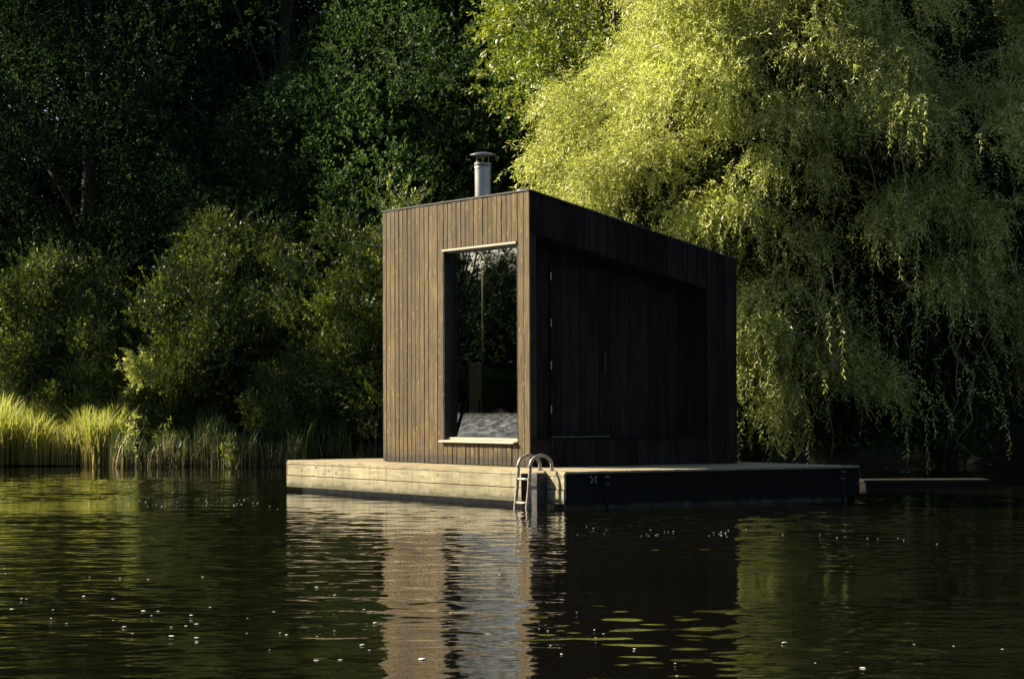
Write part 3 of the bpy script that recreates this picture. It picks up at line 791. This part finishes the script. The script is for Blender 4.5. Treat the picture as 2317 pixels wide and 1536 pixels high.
# ------------------------------------------------------------------ the willow
def make_willow(seed, loc):
    rng = np.random.default_rng(seed)
    root = empty('weeping_willow', loc, 0, 'large bright yellow green weeping willow leaning over the cabin roof and the water', 'tree')
    rx, ry, zc, rzz = 5.15, 3.9, 3.9, 5.8
    cen = []; out = []
    zk = [.6, 2.2, 3.6, 4.7, 6.0, 7.2, 9.0, 11.0, 12.4, 13.2]
    wk = [2.9, 3.6, 4.4, 4.75, 4.0, 3.1, 2.6, 2.1, 1.3, .4]
    def width(z): return np.interp(z, zk, wk)
    # boughs: big leafy lobes standing off the body of the tree, with dark hollows between them
    lobes = []; tries = 0
    while len(lobes) < 62 and tries < 6000:
        tries += 1
        z = rng.uniform(1.3, 12.2); wz = float(width(z))
        a = rng.uniform(-math.pi - .35, .35)
        if z < 3.6 and math.cos(a) > -.2 and rng.random() < .7: continue
        if z < 5.2 and math.cos(a)*wz > 2.0 and rng.random() < .6: continue
        r_ = rng.uniform(.75, 1.30)
        k_ = rng.uniform(.72, .92)
        c = np.array([math.cos(a)*wz*k_, math.sin(a)*wz*.76*k_, z])
        if any(np.linalg.norm((c - l)*np.array([1, 1, 1.15])) < .80*(r_ + lr) for l, lr, _ in lobes): continue
        lobes.append((c, r_, a))
    for c, r_, a in lobes:
        ou = np.array([math.cos(a), math.sin(a), .55]); ou /= np.linalg.norm(ou)
        for _ in range(int(9*r_*r_ + 3)):
            u = ball(rng, 1)[0]
            if u @ ou < -.15: u = -u
            e = u * np.array([1.1, 1.0, .72]) * r_ * rng.uniform(.55, 1.0)
            p_ = c + e
            if p_[2] < .7: continue
            cen.append(p_); out.append(unit(u*.7 + ou*.8))
    cen = np.array(cen); out = np.array(out)
    # leafy shoots: all strands at once, stepped along together
    ST = []; DD = []; GG = []; NL = []
    for c, u in zip(cen, out):
        ns = int(rng.integers(50, 95)); cr = rng.uniform(.20, .46)
        plume = unit(np.array([u[0] + .22, u[1], u[2]*.8 + .25]) + rng.normal(size=3)*.35)
        o_ = ball(rng, ns) * (cr * rng.random((ns, 1))**.45) * np.array([1, 1, .72])
        ST.append(c + o_); DD.append(unit(plume*1.1 + unit(o_)*.5 + rng.normal(size=(ns, 3))*.4)); GG.append(rng.uniform(.03, .10, ns)); NL.append(rng.integers(10, 27, ns))
    # looser shoots between the sprays, knitting the crown together
    nf = 2600
    zf = rng.uniform(2.6, 12, nf); af = rng.uniform(-math.pi - .35, .3, nf)
    kf = (rng.random(nf) < width(zf)/5.0) & ((np.cos(af) < .35) | (rng.random(nf) < .45))
    zf = zf[kf]; af = af[kf]; nf = len(zf)
    rf_ = width(zf) * rng.uniform(.70, .90, nf) * (1 - .07*np.maximum(0, np.sin(4.3*af + 1.9*zf))**2)
    ST.append(np.stack([np.cos(af)*rf_, np.sin(af)*rf_*.76, zf], 1))
    DD.append(unit(np.stack([np.cos(af) + .25, np.sin(af), .7 + 0*af], 1) + rng.normal(size=(nf, 3))*.55)); GG.append(rng.uniform(.03, .12, nf)); NL.append(rng.integers(7, 20, nf))
    # long hanging shoots, mostly low and to the right
    nh = 200
    w = np.where(rng.random(nh) < .8, rng.uniform(-2.9, -1.15, nh), rng.uniform(-1.15, -.1, nh)); q = rng.uniform(.55, 1.0, nh)
    hs = np.stack([np.cos(w)*4.9*q, np.sin(w)*3.8*q, rng.uniform(1.0, 4.4, nh)], 1)
    ST.append(hs); DD.append(unit(np.stack([np.cos(w), np.sin(w), .4 + 0*w], 1) + rng.normal(size=(nh, 3))*.5)); GG.append(rng.uniform(.05, .16, nh)); NL.append(rng.integers(12, 50, nh))
    ST = np.concatenate(ST); DD = np.concatenate(DD); GG = np.concatenate(GG); NL = np.concatenate(NL)
    V, F = grow(rng, ST, DD, GG, NL, .031, .08, .19, drift=(.006, 0, 0), zmin=.12)
    # inner foliage, coloured dark and packed in to keep the tree's heart shaded
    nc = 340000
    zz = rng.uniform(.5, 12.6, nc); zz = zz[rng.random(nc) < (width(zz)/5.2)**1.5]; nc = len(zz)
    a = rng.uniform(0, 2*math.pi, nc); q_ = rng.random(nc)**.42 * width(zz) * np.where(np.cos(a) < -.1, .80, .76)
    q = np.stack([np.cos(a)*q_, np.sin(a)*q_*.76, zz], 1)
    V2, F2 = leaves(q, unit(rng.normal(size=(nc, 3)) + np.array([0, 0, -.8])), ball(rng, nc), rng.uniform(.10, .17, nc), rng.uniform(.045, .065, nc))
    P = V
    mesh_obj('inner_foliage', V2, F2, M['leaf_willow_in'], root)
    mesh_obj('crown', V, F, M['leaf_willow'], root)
    tw = MB()
    for i in rng.choice(nh, 70, replace=False):
        a = hs[i]; tw.tube([a + np.array([rng.normal()*.1, rng.normal()*.05, .5 - .3*k]) for k in range(6)], [.011 - .0014*k for k in range(6)], 4, cap=False)
    for i in [k for k in rng.choice(len(cen), 90, replace=False) if cen[k][2] < 10]:
        tw.tube(limb_path(rng, (rng.normal()*.3, rng.normal()*.3, rng.uniform(2, 6)), cen[i], .35, 8), [.05 - .0058*k for k in range(8)], 6)
    tw.build('branches', M['twig'], root, smooth=True)
    tb = MB(); tb.tube(limb_path(rng, (0, 0, -1), (-.6, .2, 7.5), .08, 9), [.42 - .042*k for k in range(9)], 12)
    tb.tube(limb_path(rng, (0, 0, 1.2), (2.4, -.5, 7), .1, 8), [.28 - .033*k for k in range(8)], 10)
    tb.build('trunk', M['bark'], root, smooth=True)
    return root, len(P)
wl, nl = make_willow(7, (5.2, 37.6, 0))
print('willow leaves', nl)

# ------------------------------------------------------------------ reeds
def reeds(name, seed, n, xr, yr, hr, mat, label, lean=.42, wid=.014):
    rng = np.random.default_rng(seed)
    x = rng.uniform(*xr, n); y = rng.uniform(*yr, n)
    y = y + .20*np.sin(x*2.1 + 2) + .12*np.sin(x*5.3 + 1) + np.abs(rng.normal(size=n))*-.12
    # clumps
    keep = (np.sin(x*5.1 + y*2.2) + np.sin(x*2.3 - y*4.1 + 1) + rng.normal(size=n)*1.1) > -1.0
    x = x[keep]; y = y[keep]; n = len(x)
    h = rng.uniform(*hr, n) * (1 + .18*np.sin(x*3.1) + .1*np.sin(x*7.7 + y))
    w = rng.uniform(.6, 1.3, n) * wid
    a = rng.uniform(0, 2*np.pi, n); ld = np.stack([np.cos(a), np.sin(a)], 1) * (rng.random(n)**1.5 * lean * h)[:, None]
    sd = np.stack([-np.sin(a + rng.normal(size=n)*.6), np.cos(a)], 1)
    ts = [0, .35, .7, 1.0]; V = []
    z0 = np.clip((y - 44.8) * .12, -.3, .5) - .15
    for t in ts:
        px = x + ld[:, 0]*t**2.2; py = y + ld[:, 1]*t**2.2; pz = z0 + h*t*(1 - .12*t*t) + .15*(1-t)
        ww = w * (1 - t**1.8*.9)
        V.append(np.stack([px - sd[:, 0]*ww, py - sd[:, 1]*ww, pz], 1)); V.append(np.stack([px + sd[:, 0]*ww, py + sd[:, 1]*ww, pz], 1))
    V = np.stack(V, 1)       # n,8,3
    base = (np.arange(n)*8)[:, None]
    F = np.concatenate([base + np.array([0, 1, 3, 2]), base + np.array([2, 3, 5, 4]), base + np.array([4, 5, 7, 6])])
    o = mesh_obj(name, V.reshape(-1, 3), F, mat)
    return tag(o, label, 'reeds', kind='stuff')
reeds('sunlit_reeds', 31, 10500, (-10.15, -7.25), (45.0, 47.6), (.65, 1.3), M['reed'], 'dense sunlit straw and yellow green reeds at the left edge of the water')
reeds('green_reeds', 32, 9000, (-11.5, -6.2), (47.0, 49.6), (1.15, 1.75), M['reed_green'], 'taller green reeds behind the sunlit reeds on the left bank')
reeds('shaded_reeds', 33, 4600, (-7.3, -1.4), (43.6, 45.6), (.45, 1.15), M['reed_green'], 'shaded green reeds below the shrubs beside the deck', lean=.35)

# small plants standing in the water before the reeds
def sapling(seed, loc, H, label, leafm):
    rng = np.random.default_rng(seed)
    root = empty('water_sapling', loc, 0, label, 'plant', 'small plants standing in the shallow water')
    stb = MB(); P = []; Dd = []; Nn = []; L_ = []
    for s in range(5):
        e = np.array([rng.normal()*.12, rng.normal()*.08, H*rng.uniform(.6, 1)])
        pth = limb_path(rng, (rng.normal()*.04, rng.normal()*.04, -.2), e, .15, 8)
        stb.tube(pth, [.009 - .0008*k for k in range(8)], 5)
        for q in pth[3:]:
            for _ in range(7):
                P.append(q + rng.normal(size=3)*.03); Dd.append(rng.normal(size=3)*.7 + np.array([0,0,.45])); Nn.append(rng.normal(size=3)); L_.append(rng.uniform(.08, .17))
    L_ = np.array(L_)
    V, F = leaves(np.array(P), np.array(Dd), np.array(Nn), L_, L_*.16)
    mesh_obj('foliage', V, F, leafm, root); stb.build('stems', M['twig'], root)
sapling(41, (-5.02, 42.9, 0), .62, 'small pale stemmed plant in the water left of the deck', M['leaf_branch'])
sapling(42, (-6.95, 44.0, 0), .95, 'bright yellow green spray standing where the pale reeds end', M['leaf_willow'])
sapling(43, (-6.45, 44.6, 0), .85, 'small yellow spray beside the larger one under the big shrub', M['leaf_willow'])

# ------------------------------------------------------------------ terrain and water
def ground():
    n = 150
    g = np.sign(np.linspace(-1, 1, n)) * np.abs(np.linspace(-1, 1, n))**1.8 * 460
    X, Y = np.meshgrid(g, g + 45)
    # lake outline: bank in front at y=46, bank retreats at the far left, rest is a wide lake
    front = 46.2 + .5*np.sin(X*.5) - 3.2/(1 + np.exp(-(X - 7)*.6)) + 260/(1 + np.exp((X + 36)*.8))
    d1 = Y - front
    d2 = np.hypot(X, (Y - 20)) - 93
    d2 = np.where((X < -30) & (Y > 20), d2 - 185, d2)
    d = np.maximum(d1, d2)
    Z = np.where(d > 0, .25 + .10*np.minimum(d, 14) + .03*np.minimum(d, 120), np.maximum(-1.4, .25 + d*.35))
    Z = Z + .12*np.sin(X*.9)*np.cos(Y*.7) * (d > 0)
    V = np.stack([X, Y, Z], -1).reshape(-1, 3)
    i = np.arange(n-1); I, J = np.meshgrid(i, i)
    b = (J*n + I).ravel()
    F = np.stack([b, b+1, b+n+1, b+n], 1)
    m, nt, out = newmat('dark earth bank'); L = nt.links.new
    mp = coords(nt, (1, 1, 1)); nz = N(nt, 'ShaderNodeTexNoise'); nz.inputs['Scale'].default_value = 2.2; nz.inputs['Detail'].default_value = 8
    L(mp.outputs[0], nz.inputs['Vector'])
    c = ramp(nt, nz.outputs[0], [(.35, (.022,.018,.011)), (.6, (.03,.035,.012)), (.8, (.05,.055,.02))])
    p = N(nt, 'ShaderNodeBsdfPrincipled'); L(c, p.inputs['Base Color']); p.inputs['Roughness'].default_value = .95
    b_ = N(nt, 'ShaderNodeBump'); b_.inputs['Distance'].default_value = .15; L(nz.outputs[0], b_.inputs['Height']); L(b_.outputs[0], p.inputs['Normal'])
    L(p.outputs[0], out.inputs[0])
    o = mesh_obj('ground', V, F, m, smooth=True)
    tag(o, kind='structure')
ground()

def water():
    rng = np.random.default_rng(77)
    fine = np.arange(-17.5, 17.51, .11)
    left = -17.5 - np.cumsum(np.geomspace(.15, 9, 40)); left = left[left > -179.9]
    right = 17.5 + np.cumsum(np.geomspace(.15, 9, 40)); right = right[right < 179.9]
    ang = np.concatenate([[-180], left[::-1], fine, right])
    r = [1.5]
    while r[-1] < 52: r.append(r[-1]*(1.0027 if r[-1] > 6 else 1.02))
    while r[-1] < 430: r.append(r[-1]*1.02)
    r = np.array(r)
    A_, R_ = np.meshgrid(np.radians(ang), r)
    X = R_*np.sin(A_); Y = R_*np.cos(A_)
    Z = np.zeros_like(X)
    nw = 58
    lam = np.exp(rng.uniform(math.log(.12), math.log(1.25), nw))
    dirn = R(90) + rng.normal(size=nw)*R(38)          # crests lie across the view
    slope = np.where(lam < .5, .0070, .0036) * rng.uniform(.6, 1.3, nw)
    # calm and ruffled patches
    pat = .75 + .35*np.sin(X*.31 + Y*.17 + 1) * np.sin(Y*.42 - X*.12 + 2) + .25*np.sin(Y*1.1 + .6*np.sin(X*.5))
    pat = np.clip(pat*1.15 + .35*np.sin(X*.9 + Y*.23)*np.sin(Y*.8 + 2), .15, 1.75)
    for l, dd, s in zip(lam, dirn, slope):
        k = 2*math.pi/l; amp = s/k*1.414
        Z += amp*np.sin(k*(X*math.cos(dd) + Y*math.sin(dd)) + rng.uniform(0, 6.28) + .8*np.sin(.9*X*math.sin(dd) + .35*Y))
    fade = np.clip((22 - np.abs(np.degrees(A_)))/4, 0, 1) * np.clip((120 - R_)/60, 0, 1) * np.clip(R_ - 2.5, 0, 1)
    Z *= pat * fade
    V = np.stack([X, Y, Z], -1).reshape(-1, 3)
    nr, na = X.shape
    I, J = np.meshgrid(np.arange(na), np.arange(nr-1))
    I2 = (I + 1) % na
    F = np.stack([J*na + I, (J+1)*na + I, (J+1)*na + I2, J*na + I2], -1).reshape(-1, 4)[:, ::-1]
    # close the middle
    V = np.vstack([V, [[0, 0, 0]]]); c = len(V) - 1
    cap = np.stack([np.full(na, c), np.arange(na), (np.arange(na)+1) % na, np.full(na, c)], 1)
    o = mesh_obj('lake_water', V, F.copy(), M['water'], smooth=True)
    o2 = None
    tag(o, kind='structure')
    return o
water()

# ------------------------------------------------------------------ floating fluff and sparkles on the water
def px_on_water(px, py):
    # direction of a picture point, then where it meets the lake: gives the fluff its place on the water
    f = 5450.95; u, v = px - 1158.5, py - 768
    ro = .0038; cr, sr = math.cos(ro), math.sin(ro)
    u, v = cr*u - sr*v, sr*u + cr*v
    c, s = math.cos(.0262), math.sin(.0262)
    d = Vector((u/f, c + s*v/f, s - c*v/f))
    t = -EYE/d.z
    return d.x*t, d.y*t
big = [(27,1379,11),(190,1350,11),(256,1356,9),(352,1370,7),(325,1383,12),(358,1384,9),(433,1393,9),(343,1394,6),(256,1405,10),(282,1419,11),
       (445,1413,11),(421,1417,8),(388,1420,7),(300,1434,7),(389,1440,14),(445,1444,11),(151,1411,6),(60,1356,6),(49,1355,7),(120,1380,6),(116,1400,6),
       (459,1306,6),(272,1309,6),(203,1306,5),(10,1287,5),(12,1298,5),(335,1311,5),(476,1375,6),(634,1433,7),(649,1437,10),(620,1385,7),(717,1329,9),
       (758,1347,7),(824,1380,7),(849,1410,12),(820,1460,14),(836,1472,7),(716,1495,13),(770,1494,11),(560,1400,5),(559,1434,5),(610,1471,4),(757,1428,5),
       (718,1441,6),(955,1492,20),(1305,1386,5),(1345,1426,7),(1366,1435,6),(1348,1444,6),(1246,1462,7),(1271,1481,8),(1436,1469,8),(1240,1428,6),(1220,1424,5),
       (2069,1459,6),(2158,1463,6),(2268,1470,10),(1953,1512,13),(1532,1530,6),(1528,1502,5),(1845,1501,6),(1775,1455,14),(1020,1387,6),(1130,1300,6)]
rng = np.random.default_rng(9)
fm = plain('white fluff and sparkles', (.55,.54,.48), .8, noise=.08)
protos_f = []
def fluff_mesh(seed):
    r = np.random.default_rng(seed); n = 12
    prof = [(0, .45), (.35, .40), (.75, .22), (1, .02), (.9, -.15)]
    V = []; F = []
    ph = r.uniform(0, 6, 3)
    for rr, z in prof:
        for k in range(n):
            w = 2*math.pi*k/n; q = 1 + .22*math.sin(2*w + ph[0]) + .12*math.sin(3*w + ph[1]) + .1*math.sin(5*w+ph[2])
            V.append((rr*q*math.cos(w), rr*q*math.sin(w), z*.45))
    for i in range(len(prof)-1):
        for k in range(n): F.append([i*n+k, i*n+(k+1) % n, (i+1)*n+(k+1) % n, (i+1)*n+k][::-1])
    me = bpy.data.meshes.new('fluff_and_sparkle'); me.from_pydata(V, [], F); me.materials.append(fm)
    me.polygons.foreach_set('use_smooth', [True]*len(F))
    return me
fms = [fluff_mesh(s) for s in range(5)]
def fluff(px, py, w, label, group):
    x, y = px_on_water(px, py)
    o = bpy.data.objects.new('fluff_and_sparkle', fms[int(rng.integers(5))]); C.objects.link(o)
    s = w*.42*y/5450.95
    o.location = (x, y, .004); o.scale = (s, s*rng.uniform(1.0, 1.8), s*rng.uniform(.9, 1.5)); o.rotation_euler = (0, 0, rng.uniform(-.4, .4))
    tag(o, label, 'fluff', group)
for (px, py, w) in big:
    fluff(px, py, w, 'white blob of fluff floating on the dark foreground water', 'white fluff floating in the foreground')
for k in range(62):  # sparkles on the water, built as small white specks
    px = rng.uniform(150, 645); py = 1137 + rng.normal()*9 + (px-400)*.01
    fluff(px, py, rng.uniform(2.2, 4.2), 'tiny white speck painted for a sparkle on the water left of the deck', 'white specks left of the deck')
for k in range(36):
    px = rng.choice([rng.uniform(1285, 1380), rng.uniform(1420, 1530), rng.uniform(1600, 1720), rng.uniform(1770, 2160)]); py = 1203 + rng.normal()*5 + (px - 1300)*.022
    fluff(px, py, rng.uniform(2.5, 5), 'tiny white speck painted for a sparkle on the dark water right of the ladder', 'white specks right of the ladder')

# ------------------------------------------------------------------ light
SUN_AZ = math.atan2(.358, -.937)       # towards the sun, behind the wood at the left
SUN_EL = R(33)
sd = Vector((math.cos(SUN_AZ)*math.cos(SUN_EL), math.sin(SUN_AZ)*math.cos(SUN_EL), math.sin(SUN_EL)))
ld = bpy.data.lights.new('sun', 'SUN'); ld.energy = 5.0; ld.angle = R(.5); ld.color = (1, .88, .67)
lo = bpy.data.objects.new('sun', ld); C.objects.link(lo)
lo.rotation_euler = sd.to_track_quat('Z', 'Y').to_euler(); lo.location = (-30, 10, 30)

wd = bpy.data.worlds.new('World'); SC.world = wd; wd.use_nodes = True
nt = wd.node_tree; nt.nodes.clear()
sky = nt.nodes.new('ShaderNodeTexSky'); sky.sky_type = 'NISHITA'; sky.sun_disc = False
sky.sun_elevation = SUN_EL
sky.sun_rotation = math.pi/2 - SUN_AZ      # sky azimuth runs clockwise from +Y
bg = nt.nodes.new('ShaderNodeBackground'); bg.inputs[1].default_value = .05
wo = nt.nodes.new('ShaderNodeOutputWorld')
nt.links.new(sky.outputs[0], bg.inputs[0]); nt.links.new(bg.outputs[0], wo.inputs[0])

# ------------------------------------------------------------------ camera
cd = bpy.data.cameras.new('camera'); cam = bpy.data.objects.new('camera', cd); C.objects.link(cam)
cd.sensor_width = 36; cd.lens = 5450.95/2317*36; cd.clip_start = .1; cd.clip_end = 1500
cam.matrix_world = Matrix.Translation((0, 0, EYE)) @ Matrix.Rotation(R(90) + .0262, 4, 'X') @ Matrix.Rotation(-.0038, 4, 'Z')
SC.camera = cam

SC.view_settings.view_transform = 'Standard'; SC.view_settings.look = 'None'
SC.view_settings.exposure = 1.6; SC.view_settings.gamma = 1
SC.cycles.max_bounces = 6; SC.cycles.diffuse_bounces = 2; SC.cycles.glossy_bounces = 4; SC.cycles.transparent_max_bounces = 8
SC.cycles.caustics_reflective = False; SC.cycles.caustics_refractive = False
